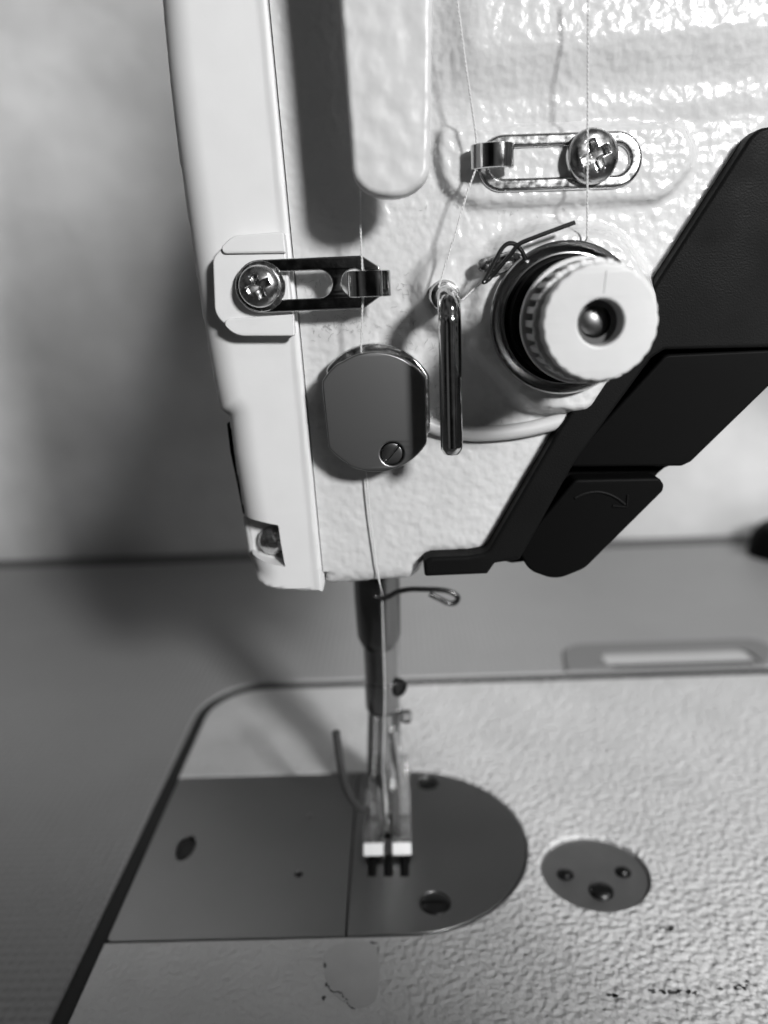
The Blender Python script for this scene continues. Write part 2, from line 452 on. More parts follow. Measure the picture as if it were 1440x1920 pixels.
# the coating is smoother towards the left end of the bed
sep = node("ShaderNodeSeparateXYZ"); L.new(tc.outputs["Object"], sep.inputs[0])
mr = node("ShaderNodeMapRange"); xs0 = (G(640, 1850, 0)[0]-BC.x)*S; xs1 = (G(800, 1850, 0)[0]-BC.x)*S
mr.inputs[1].default_value = xs0; mr.inputs[2].default_value = xs1; mr.inputs[3].default_value = .4; mr.inputs[4].default_value = 1
L.new(sep.outputs[0], mr.inputs[0])
bp = node("ShaderNodeBump"); bp.inputs["Distance"].default_value = .8*S
L.new(mr.outputs[0], bp.inputs["Strength"]); L.new(h1.outputs[0], bp.inputs["Height"]); L.new(bp.outputs[0], bs.inputs["Normal"])
# faint grime
gn = node("ShaderNodeTexNoise"); gn.inputs["Scale"].default_value = 60; gn.inputs["Detail"].default_value = 6
L.new(tc.outputs["Object"], gn.inputs["Vector"])
mg = node("ShaderNodeMapRange"); mg.inputs[1].default_value = .3; mg.inputs[2].default_value = .75; mg.inputs[3].default_value = .48; mg.inputs[4].default_value = .57
L.new(gn.outputs["Fac"], mg.inputs[0]); L.new(mg.outputs[0], bs.inputs["Base Color"])

# chips in the paint: thin irregular flakes of bare dark metal
def flake_mesh(items, z=.078):
    bm = bmesh.new()
    for (x, y, rx, ry_, rot) in items:
        k = random.randint(7, 11); c = G(x, y, 0); s = (G(x+1, y, 0)[0]-c[0])
        vsn = []
        for i in range(k):
            a = 2*PI*i/k; q = random.uniform(.45, 1.15)
            u = rx*q*math.cos(a)*s; v = ry_*1.7*q*math.sin(a)*s
            vsn.append(bm.verts.new((c[0]+u*math.cos(rot)-v*math.sin(rot), c[1]+u*math.sin(rot)+v*math.cos(rot), z)))
        bm.faces.new(vsn)
    me = bpy.data.meshes.new("f"); bm.to_mesh(me); bm.free(); return me
it = []
for cx, cy, k, sx, sy in ((1150, 1866, 9, 22, 4), (1262, 1860, 16, 40, 6), (1385, 1852, 14, 30, 8), (1245, 1741, 6, 20, 4)):
    for i in range(k): it.append((cx+random.gauss(0, sx*.5), cy+random.gauss(0, sy*.5), random.uniform(1.8, 8), random.uniform(1.2, 3.2), random.uniform(-.6, .6)))
for i in range(40):
    t = i/39
    x = 612+t*52+random.gauss(0, 1.2); y = 1845+t*44+6*math.sin(t*9)
    it.append((x, y, random.uniform(1, 2.6), random.uniform(.7, 1.4), -.6))
it += [(609, 1812, 3.4, 5.5, .2), (606, 1872, 6, 4, .4), (612, 1846, 3, 3, 0), (700, 1768, 9, 2, -.3), (709, 1782, 1.6, 9, 0)]
chips = finish("paint_chip", flake_mesh(it), mat("bare_primer", .07, .7), bedo, smooth=False)
tag(chips, "small dark chips and cracks in the bed paint", kind="stuff")
# faint worn circle edge of the smooth filled spot
spot_pts = [(612, 1838), (606, 1800), (622, 1775), (660, 1766), (700, 1770), (711, 1800), (710, 1850), (700, 1880), (668, 1890), (630, 1868)]
_q = [G(x, y, 0) for x, y in spot_pts]; _q = [tuple(p)[:2] for p in catmull([Vector((a, b, 0)) for a, b, _ in _q+_q[:1]], 5)][:-1]
finish("filled_spot", plate([_q], .3, FLAT, .07, .06, 2), mat("filler_paint", .46, .4, bumps=[('noise', 300, .3, .1)], var=.05), bedo)

# under the plates
finish("bed_recess", plate([[(XL+.4, YPF-2), (XR+2, YPF-2), (XR+2, YPB+2), (XL+.4, YPB+2)]], 3, FLAT, -2.2, .1), M_gap, mach)
# ---- slide plate with its finger notch and two small holes
PZ = -.12
fc = G(348, 1588, 0); s_ = G(349, 1588, 0)[0]-fc[0]
h_a = G(580, 1528, 0); h_b = G(560, 1638, 0)
sp_out = rnd([(XL+.25, YPF+.3), (XS-.35, YPF+.3), (XS-.35, YPB-.3), (XL+.25, YPB-.3)], [1.2, .2, .2, 1.2], 5)
slide = finish("slide_plate", plate([sp_out, circ(fc, 2.15, 28, 4.2, 0), circ(h_a, .6, 14), circ(h_b, .85, 16)], 1.6, FLAT, PZ, .22), M_steel, mach)
finish("finger_notch", lathe([(0, -1.1), (2.4, -1.0), (3, -.6)], (fc[0], fc[1]+0, -.2), FLAT, 32), M_hole, slide)  # near-black floor paints the shade inside the notch
# ---- needle plate
nx0 = G(727, 1585, 0)[0]
def slotrect(px, y0, y1, wpx):
    c0 = G(px, (y0+y1)/2, 0); s = G(px+1, (y0+y1)/2, 0)[0]-c0[0]; ya_ = G(px, y0, 0)[1]; yb_ = G(px, y1, 0)[1]
    return [(c0[0]-wpx*s/2, yb_), (c0[0]+wpx*s/2, yb_), (c0[0]+wpx*s/2, ya_), (c0[0]-wpx*s/2, ya_)]
slots = [slotrect(699, 1560, 1643, 16), slotrect(728, 1600, 1643, 16), slotrect(758, 1560, 1643, 16)]
nh = G(727, 1566, 0)
dpl = dshape(.35, XS+.05)
sc1 = G(802, 1468, 0); sc2 = G(816, 1693, 0)
npl = finish("needle_plate", plate([dpl]+slots+[circ(nh, 1.1, 20), circ(sc1, 2.75, 32), circ(sc2, 3.2, 32)], 1.8, FLAT, .05, .25), M_steel, mach)
for sl in slots:
    xa, xb = sl[0][0]+.25, sl[1][0]-.25; ya_, yb_ = sl[0][1]+.3, sl[2][1]-.3
    prof = []; nteeth = max(4, int((yb_-ya_)/1.3)); st = (yb_-ya_)/nteeth
    prof = [(ya_, -1.6)]
    for i in range(nteeth): prof += [(ya_+i*st, -.75), (ya_+(i+.8)*st, -.15)]
    prof += [(yb_, -.75), (yb_, -1.6)]
    SIDE = (Vector((0, 1, 0)), Vector((0, 0, 1)), Vector((1, 0, 0)))
    me = plate([prof], xb-xa-.5, SIDE, xb-.1, .03)
    finish("feed_dog", me, M_feedhole, npl)
finish("screw", screw_head((sc1[0], sc1[1], -1.3), FLAT, 2.5, .9, 'slot', .4, .5, .7), M_oxide, npl)
finish("screw", screw_head((sc2[0], sc2[1], -.75), FLAT, 3.0, 1.1, 'slot', -.02, .6, .7, wdt=.1), M_oxide, npl)
# ---- round bed plug
plug = finish("bed_plug", lathe([(0, -.75), (pr-.9, -.75), (pr-.45, -.85), (pr-.3, -1.2), (pr-.25, -3)], (plug_c[0], plug_c[1], 0), FLAT, 72), mat("plug_steel", .42, .4, 1., bumps=[("noise", 3000, .2, .006)], var=.06, varscale=200), mach)
for px, py, r in ((1060, 1637, 1.35), (1168, 1632, 1.3)):
    c = G(px, py, -.3)
    finish("stud", lathe([(r*1.35, 0), (r*1.3, .16), (r, .22), (r*.93, .6), (r*.6, .98), (0, 1.12)], (c[0], c[1], -.78), FLAT, 32), M_oxide, plug)
c = G(1127, 1668, -.3)
finish("plug_screw", lathe([(2.55, 0), (2.5, .35), (2.1, .8), (1.2, 1.15), (0, 1.25)], (c[0], c[1], -.78), FLAT, 40), M_oxide, plug)

# ---- head casting
sA = P(505, 0, YF); sB = P(609, 1105, YF)
def seam_x(z): t = (z-sA[2])/(sB[2]-sA[2]); return sA[0]+t*(sB[0]-sA[0])
HT = 300.0
low = XZ([(609, 1103), (775, 1092), (790, 1075), (797, 1047), (915, 1032), (1045, 812), (1225, 548), (1440, 232)], YF)
e = np.array(low[-1])-np.array(low[-2]); e = e/np.linalg.norm(e)
low2 = [(a+.0, b) for a, b in low[:4]]
# the lower right edge runs a little way under the black bracket
for i in range(4, 8): low2.append((low[i][0]+1.5, low[i][1]-.8))
ext = (low2[-1][0]+e[0]*22, low2[-1][1]+e[1]*22)
head_poly = low2+[ext, (150, ext[1]+4), (150, HT), (seam_x(HT), HT)]
head_poly = rnd(head_poly, [1, 3, 3, 2, 4, 2, 2, 2, 4, 2, 2, 1], 5)

boss_g = XZ([(822, 243), (1275, 236), (1305, 300), (1240, 378), (890, 388), (835, 360), (818, 300)], YF)
boss_g = rnd(boss_g, [1.5, 2, 5, 5, 5, 3, 4], 6)
tc_ = P(1058, 598, 119); TCX, TCZ = tc_[0], tc_[2]
pb = XZ([(835, 560)], YF)[0]
boss_t = rnd(XZ([(905, 470), (1010, 425), (1150, 440), (1230, 560), (1200, 700), (1110, 772), (1000, 765), (955, 735), (870, 650)], YF), 6, 6)
boss_p = rnd(XZ([(775, 510), (830, 470), (905, 455), (960, 520), (900, 640), (835, 632), (785, 595)], YF), 5, 6)
def softnoise(X, Z, s, seed):
    r = np.random.RandomState(seed); o = np.zeros_like(X)
    for i in range(14):
        a = r.uniform(0, 2*PI); f = s*r.uniform(.6, 1.5); o += np.sin(f*(X*math.cos(a)+Z*math.sin(a))+r.uniform(0, 6.3))
    return o/14**.5
z170 = P(1100, 178, YF)[2]; z110 = P(1100, 95, YF)[2]; z240 = P(1100, 238, YF)[2]; z190 = P(1100, 200, YF)[2]
def hf_head(X, Z, d):
    h = np.zeros_like(X)
    sx = np.maximum(sdf(boss_g, X, Z)[0], -5); h += 1.9*sm(sx, -.8, .7)*(1-.0*X)
    # step up to the upper body, fading out towards the take-up slot on the left
    fade = sm(X, P(800, 100, YF)[0], P(900, 100, YF)[0])
    tl = .03*(X-P(1100, 178, YF)[0])
    h += fade*(2.6*sm(Z-tl, z170-.5, z110+1.5)+.55*sm(Z-tl, z240-.6, z190)*(1-sm(Z, z170, z110)*.5))
    h += 4.6*sm(sdf(boss_t, X, Z)[0], -1.6, 1.3)
    h += np.maximum(0, 2.6*sm(sdf(boss_p, X, Z)[0], -1.6, 1.6)-2.6*sm(sdf(boss_t, X, Z)[0], -1.6, 1.3))
    # rounded outer edge (not along the seam)
    R = 3.0; xl = np.array([seam_x(z) for z in Z.ravel()]).reshape(Z.shape)
    q = np.clip(1-d/R, 0, 1); rr = R*(1-np.sqrt(np.maximum(0, 1-q*q)))
    rr = np.where(X-xl < 3.2, rr*sm(Z, 1e3, 1e4)+np.where(Z < P(700, 1070, YF)[2], rr, 0), rr)
    h -= rr
    h += .035*softnoise(X, Z, .9, 3)+.02*softnoise(X, Z, 2.2, 5)
    return h
head = finish("head_casting", heightpanel(head_poly, .5, hf_head, YF, 125), M_paint, mach, angle=50)

# ---- face cover (smooth plastic side cover, left)
YC = YF-1.3
cov_l = [(285, -60), (291, 20), (300, 120), (316, 250), (338, 400), (362, 560), (386, 700), (402, 776), (419, 786), (428, 860), (445, 958), (448, 974), (486, 978), (522, 985), (527, 1020), (535, 1063), (500, 1056), (463, 1046), (465, 1062), (470, 1078), (481, 1093), (497, 1102), (520, 1106), (560, 1108), (603, 1110)]
cl = XZ(cov_l, YC)
_sm = [tuple(p)[:2] for p in catmull([(a, b, 0) for a, b in cl[:8]], 5)]; NS = len(_sm)-8
cl = _sm+cl[8:]
seamC = lambda z: seam_x(z)-.12
top_l = (cl[0][0]-2.5, HT)
sb2 = XZ([(603, 1110)], YC)[0]
cov_poly = [top_l]+cl+[(seamC(HT)-.2, HT)]
cov_poly[-2] = (seamC(sb2[1]), sb2[1])
notch = rnd(XZ([(440, 972), (486, 980), (523, 985), (534, 1062), (480, 1045), (452, 1035), (430, 1000)], YC), .6, 4)
left_strip = [(-400, HT+5)]+[top_l]+cl[:NS+12]+[cl[NS+17], cl[NS+18], cl[NS+19], (-400, cl[NS+19][1])]
left_strip[1] = (top_l[0], HT+5)
def hf_cov(X, Z, d):
    xl = np.array([seamC(z) for z in Z.ravel()]).reshape(Z.shape)
    ds = xl-X
    dl = sdf(left_strip, X, Z)[0]; dl = np.maximum(-dl, 0)
    R = 5.0; q = np.clip(1-dl/R, 0, 1); rr = R*(1-np.sqrt(np.maximum(0, 1-q*q)))
    R = .5; q = np.clip(1-d/R, 0, 1); q = np.where(Z < P(500, 1070, YC)[2], q, 0)
    rr = rr+R*(1-np.sqrt(np.maximum(0, 1-q*q)))
    h = -rr-.3*np.clip(1-ds/.4, 0, 1)**2
    h += .16*(1-sm(ds, 1.0, 1.4))
    return h
face_cover = finish("face_cover", heightpanel(cov_poly, .4, hf_cov, YC, 128), M_cover, mach, angle=40)
finish("screw_pocket", joinm([
    plate([rnd(XZ([(449, 966), (540, 968), (550, 1075), (476, 1072), (462, 1046)], YC+4), 1)], 3, tilt(FRONT, 0, 0), -(YC+5.2), 1.2, 5),
    plate([rnd(XZ([(470, 1036), (500, 1042), (545, 1050), (545, 1078), (484, 1070)], YC+3), 1)], 6, FRONT, -(YC+2.2), 1.8, 5)]), M_cover, face_cover)
# screw visible in the pocket
c = P(511, 1014, YC+4.0)
finish("screw", lathe([(2.6, -3), (2.6, 0), (2.3, .9), (1.4, 1.6), (0, 1.8)], c, tilt(FRONT, 0, -.35), 40), M_screw, face_cover)
# dark blade behind the lower left edge
finish("edge_guard", plate([rnd(XZ([(424, 792), (445, 792), (475, 966), (455, 966), (443, 905), (431, 850)], YC+6), .5)], 4, FRONT, -(YC+6), .5), M_black2, face_cover)

# ---- guide seat (raised pad on the cover)
YP = YC-2.6
seat = plate([rnd(XZ([(398, 484), (434, 444), (532, 436), (552, 628), (440, 628), (402, 590)], YP), [2, 3.2, .3, .3, 3.5, 3], 8)], 4.0, FRONT, -YP, .35)
lip1 = plate([rnd(XZ([(401, 476), (436, 442), (532, 434), (536, 474)], YP-.5), [1.2, 3, .3, .2], 8)], 1.2, FRONT, -(YP-.6), .25)
lip2 = plate([rnd(XZ([(408, 599), (551, 589), (553, 630), (442, 630)], YP-.5), [1.2, .2, .3, 3.4], 8)], 1.2, FRONT, -(YP-.6), .25)
finish("guide_seat", joinm([seat, lip1, lip2]), M_cover, face_cover)

# ---- take-up cover: long rounded bar standing out from the face
YT = YF-15
tu = XZ([(650, -160), (655, 0), (664, 200), (668, 300)], YT)
lx = P(633, -40, YT); 
tup = XZ([(636, 0), (660, 318)], YT); tur = XZ([(812, 0), (806, 318)], YT)
bot = XZ([(730, 370)], YT)[0]
def ext_up(a, b, z): t = (z-b[1])/(a[1]-b[1]); return (b[0]+(a[0]-b[0])*t, z)
tpoly = [ext_up(tup[0], tup[1], HT-5), tup[0], tup[1]]
k = 14; cxm = (tup[1][0]+tur[1][0])/2; rx_ = (tur[1][0]-tup[1][0])/2; rz_ = tup[1][1]-bot[1]
for i in range(1, k): a = PI+PI*i/k; tpoly.append((cxm+rx_*math.cos(a), tup[1][1]+rz_*math.sin(a)))
tpoly += [tur[1], tur[0], ext_up(tur[0], tur[1], HT-5)]
M_guard = mat("guard_paint", .52, .36, bumps=[('soft', 400, 1, .4), ('soft', 1300, .4, .06)], var=.02)
tcov = finish("take_up_guard", plate([tpoly], 4, FRONT, -YT, .9, 5), M_guard, mach)

# ---- lower thread guide on the seat (dark chrome plate, slot, hook)
Y2 = YP-.6-.9
a_ = P(488, 532, Y2); b_ = P(690, 532, Y2); r2 = abs(P(600, 482, Y2)[2]-P(600, 582, Y2)[2])/2
zc2 = (P(600, 482, Y2)[2]+P(600, 582, Y2)[2])/2
g2 = thing  # alias, unused
x1 = P(680, 532, Y2)[0]; xe = P(706, 532, Y2)[0]
pl = []
for i in range(17): a = PI/2+PI*i/16; pl.append((a_[0]+r2*math.cos(a), zc2+r2*math.sin(a)))
pl += [(x1, zc2-r2), (xe+.6, zc2-r2*.55), (xe+.6, zc2+r2*.55), (x1, zc2+r2)]
pl = rnd(pl, [0]*17+[1.0, .4, .4, 1.0], 5)
s0 = P(560, 532, Y2)[0]; s1 = P(598, 532, Y2)[0]; sr = abs(P(600, 506, Y2)[2]-P(600, 558, Y2)[2])/2
h2 = P(664, 534, Y2); hr = mm(24, 664, 534, Y2)
guide2 = finish("thread_guide", plate([pl, stadium(a_[0]+1, s1, zc2, sr), circ((h2[0], zc2), hr, 32)], .9, FRONT, -Y2, .22), M_chrome, mach)
guide2["label"] = "dark chrome slotted thread guide screwed to the left cover"
# hook: a strip that comes out of the round hole and curls to the right and back
def strip(path, half, th, axis=Vector((0, 0, 1))):
    """a flat band swept along path (in x,y) with width 2*half along z"""
    pts = catmull(path, 8); bm = bmesh.new(); rings = []
    for i, p in enumerate(pts):
        t = (pts[min(i+1, len(pts)-1)]-pts[max(i-1, 0)]).normalized(); nrm_ = t.cross(axis).normalized()
        q = []
        for sa, sb in ((-.94, -1), (.94, -1), (1, -.4), (1, .4), (.94, 1), (-.94, 1), (-1, .4), (-1, -.4)):
            q.append(bm.verts.new(p+axis*half*sa+nrm_*th/2*sb))
        rings.append(q)
    for a, b in zip(rings, rings[1:]):
        for j in range(8): bm.faces.new((a[j], a[(j+1) % 8], b[(j+1) % 8], b[j]))
    bm.faces.new(rings[0][::-1]); bm.faces.new(rings[-1]); bmesh.ops.recalc_face_normals(bm, faces=bm.faces)
    me = bpy.data.meshes.new("s"); bm.to_mesh(me); bm.free(); return me
hx0 = P(652, 532, Y2-3)[0]; hx1 = P(731, 532, Y2-3)[0]; hz_ = P(690, 532, Y2-3)[2]; hh = abs(P(690, 507, Y2-3)[2]-P(690, 557, Y2-3)[2])/2
hk = [(hx0+.5, Y2-.9, hz_), (hx0+.2, Y2-1.8, hz_), (hx0+.9, Y2-2.7, hz_), (hx0+2.4, Y2-3.3, hz_), (hx0+4.4, Y2-3.5, hz_), (hx1-1.2, Y2-3.1, hz_), (hx1-.2, Y2-2.1, hz_), (hx1-.5, Y2-.8, hz_), (xe+.2, Y2+.5, hz_)]
finish("hook", strip(hk, hh, .55), M_chrome, guide2)
c = P(487, 532, Y2-.5)
finish("washer", lathe([(0, 0), (mm(45, 487, 532, Y2), 0), (mm(46, 487, 532, Y2), .15), (mm(45, 487, 532, Y2), .4), (0, .45)], (c[0]+.1, Y2, zc2), FRONT, 48), M_chrome_rough, guide2)
finish("screw", screw_head((c[0], Y2-.45, zc2), FRONT, mm(39, 487, 532, Y2), 2.1, 'cross', .35, .5, 1.6, wdt=.17), M_screw, guide2)

# ---- upper thread guide on the boss
Y1 = YF-1.3-1.2
zl = P(930, 305, Y1)[2]; zr = P(1155, 299, Y1)[2]
ang = math.atan2(zr-zl, P(1155, 299, Y1)[0]-P(930, 305, Y1)[0])+.005
xa = P(945, 305, Y1)[0]; xb = P(1155, 299, Y1)[0]
ro = abs(P(1050, 247, Y1)[2]-P(1050, 357, Y1)[2])/2; ri = ro-mm(25, 1050, 300, Y1)
zm = (P(1050, 247, Y1)[2]+P(1050, 357, Y1)[2])/2
xm = P(1050, 300, Y1)[0]
def rot2(lp): return [(xm+(x-xm)*math.cos(ang)-(z-zm)*math.sin(ang), zm+(x-xm)*math.sin(ang)+(z-zm)*math.cos(ang)) for x, z in lp]
guide1 = finish("thread_guide", plate([rot2(stadium(xa, xb, zm, ro, 20)), rot2(stadium(xa, xb, zm, ri, 20))], 1.3, FRONT, -Y1, .55, 5), M_chrome_rough, mach)
guide1["label"] = "bright chrome loop-shaped thread guide at the upper right"
cx0 = P(887, 290, Y1-3)[0]; cx1 = P(966, 290, Y1-3)[0]; cz = P(925, 291, Y1-3)[2]; chh = abs(P(925, 268, Y1-3)[2]-P(925, 316, Y1-3)[2])/2
hk = [(cx0+1.4, Y1+.3, cz), (cx0+.3, Y1-.6, cz), (cx0+.15, Y1-2.0, cz), (cx0+1.0, Y1-2.9, cz), (cx0+2.6, Y1-3.5, cz), (cx0+4.2, Y1-3.5, cz), (cx1-1.0, Y1-3.0, cz), (cx1-.35, Y1-2.3, cz), (cx1-.3, Y1-1.2, cz)]
finish("hook", strip(hk, chh, .6), M_chrome, guide1)
c = P(1114, 292, Y1-1)
finish("screw", screw_head((c[0]-.2, Y1-.1, c[2]), tilt(FRONT, .0, .12), mm(50, 1114, 292, Y1-1), 2.1, 'cross', .42, .7, 2.0, wdt=.16), M_screw, guide1)

# ---- flatted round cap with a screw
YD = YF-7
capc = P(704, 775, YD)
cr_ = mm(113, 704, 770, YD); xlft = P(609, 770, YD)[0]-capc[0]; xrgt = P(799, 770, YD)[0]-capc[0]
cp = []
for i in range(96):
    a = 2*PI*i/96; x = cr_*math.cos(a); z = cr_*math.sin(a)
    x = min(max(x, xlft), xrgt); cp.append((capc[0]+x, capc[2]+z))
# skew slightly like the photo (left flat leans)
cp = [(x+(-.045*(z-capc[2]) if x < capc[0]-5 else 0), z) for x, z in cp]
clean = [cp[0]]
for p in cp[1:]:
    if math.hypot(p[0]-clean[-1][0], p[1]-clean[-1][1]) > .15: clean.append(p)
cs = P(735, 851, YD)
M_cap = mat("brushed_cap", .26, .38, 1., bumps=[('noise', 6000, .12, .003)])
cap = finish("needle_bar_cap", plate([clean, circ((cs[0], cs[2]), mm(22, 735, 851, YD), 36)], 3.2, FRONT, -YD, .3, 4), M_cap, mach)
_cb = []
for _i in range(96):
    _a = 2*PI*_i/96; _cb.append((capc[0]+min(max(cr_*1.035*math.cos(_a), xlft+.3), xrgt+.75), capc[2]+.75+cr_*1.035*math.sin(_a)))
finish("cap_base", plate([_cb], 8, FRONT, -(YD+3.4), .5, 3), M_chrome_rough, cap)
finish("screw", screw_head((cs[0], YD+1.0, cs[2]), FRONT, mm(19.5, 735, 851, YD), .9, 'slot', .85, .75, .6, wdt=.11), M_darksteel, cap)

# ---- bent chrome post
YB1 = YF-2.3
ph = P(838, 556, YB1); pr_ = mm(22, 845, 700, 108)
YPo = 111.0
ptop = P(845, 590, YPo); pbot = P(845, 838, YPo)
xx = (ptop[0]+pbot[0])/2
path = [(xx, YB1+6, ptop[2]+2.6), (xx, YB1-2, ptop[2]+2.6), (xx, YPo+3.6, ptop[2]+2.4), (xx, YPo+1.4, ptop[2]+1.6), (xx, YPo+.2, ptop[2]-.4), (xx, YPo, ptop[2]-3), (xx, YPo, pbot[2])]
def tp(t): return 1 if t < .985 else (.93 if t < .999 else .72)
post = finish("thread_post", joinm([tube(path, pr_, 32, 10, cap=False), lathe([(pr_, .05), (pr_*.97, -.3), (pr_*.72, -1.0), (pr_*.6, -1.1), (0, -1.15)], (xx, YPo, pbot[2]), FLAT, 32)]), M_chrome, mach)
finish("post_collar", lathe([(pr_*.9, 1.8), (pr_*1.25, 1.7), (pr_*1.45, 1.2), (pr_*1.5, 0)], (xx, YB1, ptop[2]+2.6), FRONT, 40), M_chrome_rough, post)

# ---- tension assembly
YTn = YF-4.6
tens = finish("tension_disc", lathe([(0, 1.2), (8.0, 1.2), (8.6, .5), (9.0, .55), (10.3, 1.9), (10.9, 2.3), (11.15, 2.1), (11.2, 1.7), (10.9, 1.2), (9.5, 0), (7, -.4)], (TCX, YTn, TCZ), FRONT, 96), M_disc, mach)
finish("second_disc", lathe([(5, 2.7), (8.3, 2.7), (9.25, 3.3), (9.5, 3.25), (9.5, 2.9), (8.4, 2.2), (5, 2.2)], (TCX, YTn, TCZ), FRONT, 96), M_disc, tens)
finish("spring_seat", lathe([(0, 6.4), (8.2, 6.4), (8.6, 6.0), (8.6, 4.0), (8.6, 3.4), (8.6, 2.6), (5, 2.4)], (TCX, YTn, TCZ), FRONT, 72), M_black2, tens)
YK = 98.0
kc = P(1128, 596, YK); KR = mm(109, 1128, 596, YK)
# body of the knob: ribbed skirt, slots between ribs, scalloped front disc
def gear(r, amp, n_, k=8, square=False):
    o = []
    for i in range(n_*k):
        a = 2*PI*i/(n_*k); ph_ = (i % k)/k
        rr = r+(amp if (ph_ < .5) else 0) if square else r+amp*(abs(math.cos(a*n_/2)))
        o.append((TCX+rr*math.cos(a), TCZ+rr*math.sin(a)))
    return o
kz = kc[2]; KX = TCX
def shift(lp): return lp
KB = 14.0       # length of the knob
kn1 = plate([shift(gear(KR*.985, .13, 24, 8)), circ((TCX, TCZ), KR*.4, 40)], 3.4, FRONT, -YK, .35, 4)
knob = finish("tension_knob", kn1, M_knob, mach)
skirt_y = YK+3.4
finish("knob_slot_shade", lathe([(2, -skirt_y+.5), (6.5, -skirt_y+.5), (6.9, -skirt_y-6.4)], (TCX, 0, TCZ), FRONT, 64), mat("shaded_core", .06, .6), knob)  # dark core colour stands in for the shade inside the slots
_ribs = []
for _k in range(28):
    _a = 2*PI*_k/28; _hw = 2*PI/28*.24
    _ribs.append(plate([[(TCX+6.2*math.cos(_a-_hw), TCZ+6.2*math.sin(_a-_hw)), (TCX+7.85*math.cos(_a-_hw), TCZ+7.85*math.sin(_a-_hw)), (TCX+7.85*math.cos(_a+_hw), TCZ+7.85*math.sin(_a+_hw)), (TCX+6.2*math.cos(_a+_hw), TCZ+6.2*math.sin(_a+_hw))]], 6.2, FRONT, -skirt_y+.3, .12, 2))
_ribs.append(plate([circ((TCX, TCZ), 7.7, 72), circ((TCX, TCZ), 6.2, 48)], 1.2, FRONT, -skirt_y+.2, .2))
finish("knob_skirt", joinm(_ribs), M_knob, knob)
finish("knob_collar", plate([circ((TCX, TCZ), 8.4, 72), circ((TCX, TCZ), KR*.4, 40)], 1.6, FRONT, -(skirt_y+5.55), .25), M_knob, knob)
finish("knob_bore", lathe([(KR*.4, -.5), (KR*.365, -9)], (TCX, YK, TCZ), FRONT, 48), M_grey, knob)
finish("stud", lathe([(0, 3.2), (KR*.2, 3.1), (KR*.3, 2.7), (KR*.33, 2.2), (KR*.33, -4)], (TCX-.3, YK+6.5, TCZ), FRONT, 32), M_darksteel, knob)
finish("bore_floor", lathe([(0, 1), (KR*.3, 1), (KR*.4, 2)], (TCX, YK+8, TCZ), FRONT, 32), M_darksteel, knob)
# small radial index groove on the knob face
gr = [(TCX+.3, YK-.02, TCZ+KR*.5), (TCX+.5, YK-.02, TCZ+KR*.86)]
finish("index_mark", tube(gr, .09, 8, 1), M_knob, knob)

# ---- check spring (dark wire) and its stop
yw = 117.5
wp = [(985, 486), (978, 470), (966, 458), (952, 457), (940, 468), (928, 490), (912, 520), (907, 529), (916, 524), (936, 502), (958, 476), (973, 458), (1000, 446), (1040, 431), (1078, 417)]
wpp = [P(x, y, yw-.25*i*(1 if i < 8 else .3)) for i, (x, y) in enumerate(wp)]
cs_ = finish("check_spring", tube(wpp, .32, 10, 6), M_wire, tens)
st = finish("spring_stop", tube([P(900, 505, 120), P(918, 492, 119.6), P(940, 484, 119.2), P(965, 480, 119), P(990, 492, 119)], .55, 10, 6), M_chrome_rough, tens)
finish("stop_screw", lathe([(1.0, 0), (1.0, 1.0), (.7, 1.3), (0, 1.4)], P(906, 498, 120.5), FRONT, 20), M_chrome_rough, tens)
finish("spring_clip", plate([rnd(XZ([(905, 510), (935, 475), (962, 470), (985, 482), (975, 500), (935, 515)], 119.6), .4)], .8, FRONT, -119.4, .2), M_chrome_rough, tens)

# ---- grey cable under the tension boss
cb = [P(x, y, YF-1.2) for x, y in [(790, 785), (812, 799), (850, 809), (900, 813), (960, 809), (1015, 799), (1070, 783), (1120, 765)]]
cable = finish("cable", tube(cb, mm(14.5, 900, 800, YF), 20, 8), M_cable, mach)

# ---- black lamp bracket along the right edge
YBk = YF-3.5
bk = XZ([(795, 1053), (808, 1046), (880, 1043), (914, 1037), (1045, 812), (1070, 775), (1225, 540), (1408, 256), (1425, 240), (1470, 232), (1700, 200), (1700, 640), (1440, 652), (1246, 656), (1222, 672), (1078, 868), (975, 1050), (928, 1057), (914, 1077), (796, 1082)], YBk)
bracket = finish("lamp_bracket", plate([rnd(bk, [.6, .6, 1, 2, 2, 1, 1, 2, 2, 1, 0, 0, 0, 1, 1, 1, .5, .5, .5, .5], 5)], 16, FRONT, -YBk, .6, 4), M_black, mach)
YQ = YBk+2.2
p1 = XZ([(1245, 664), (1440, 655), (1700, 640), (1700, 470), (1640, 520), (1440, 720), (1292, 864), (1275, 872), (1060, 874), (1075, 850), (1232, 678)], YQ)
finish("bracket_back_plate", plate([rnd(XZ([(1210, 640), (1700, 600), (1700, 480), (1440, 700), (1288, 860), (1246, 878), (1234, 888), (1100, 1040), (960, 1056), (935, 1050)], YQ+3), .8)], 8, FRONT, -(YQ+3), .3), M_black2, bracket)
finish("lamp_cover", plate([rnd(p1, [1.5, 0, 0, 0, 1, 0, 1, 1, .5, .5, 1], 5)], 8, FRONT, -(YQ-1), .45, 4), M_black2, bracket)
p2 = XZ([(1076, 896), (1232, 893), (1241, 906), (1239, 918), (1094, 1062), (1040, 1084), (990, 1066), (970, 1030), (985, 1005)], YQ)
lever = finish("reverse_lever", plate([rnd(p2, [1.2, 1, 1, 1, 4, 5, 4, 4, 2], 8)], 9, FRONT, -(YQ-1.2), .45, 4), M_black2, bracket)
lever["label"] = "black rounded push lever with a raised curved arrow"
ya_ = YQ-1.3
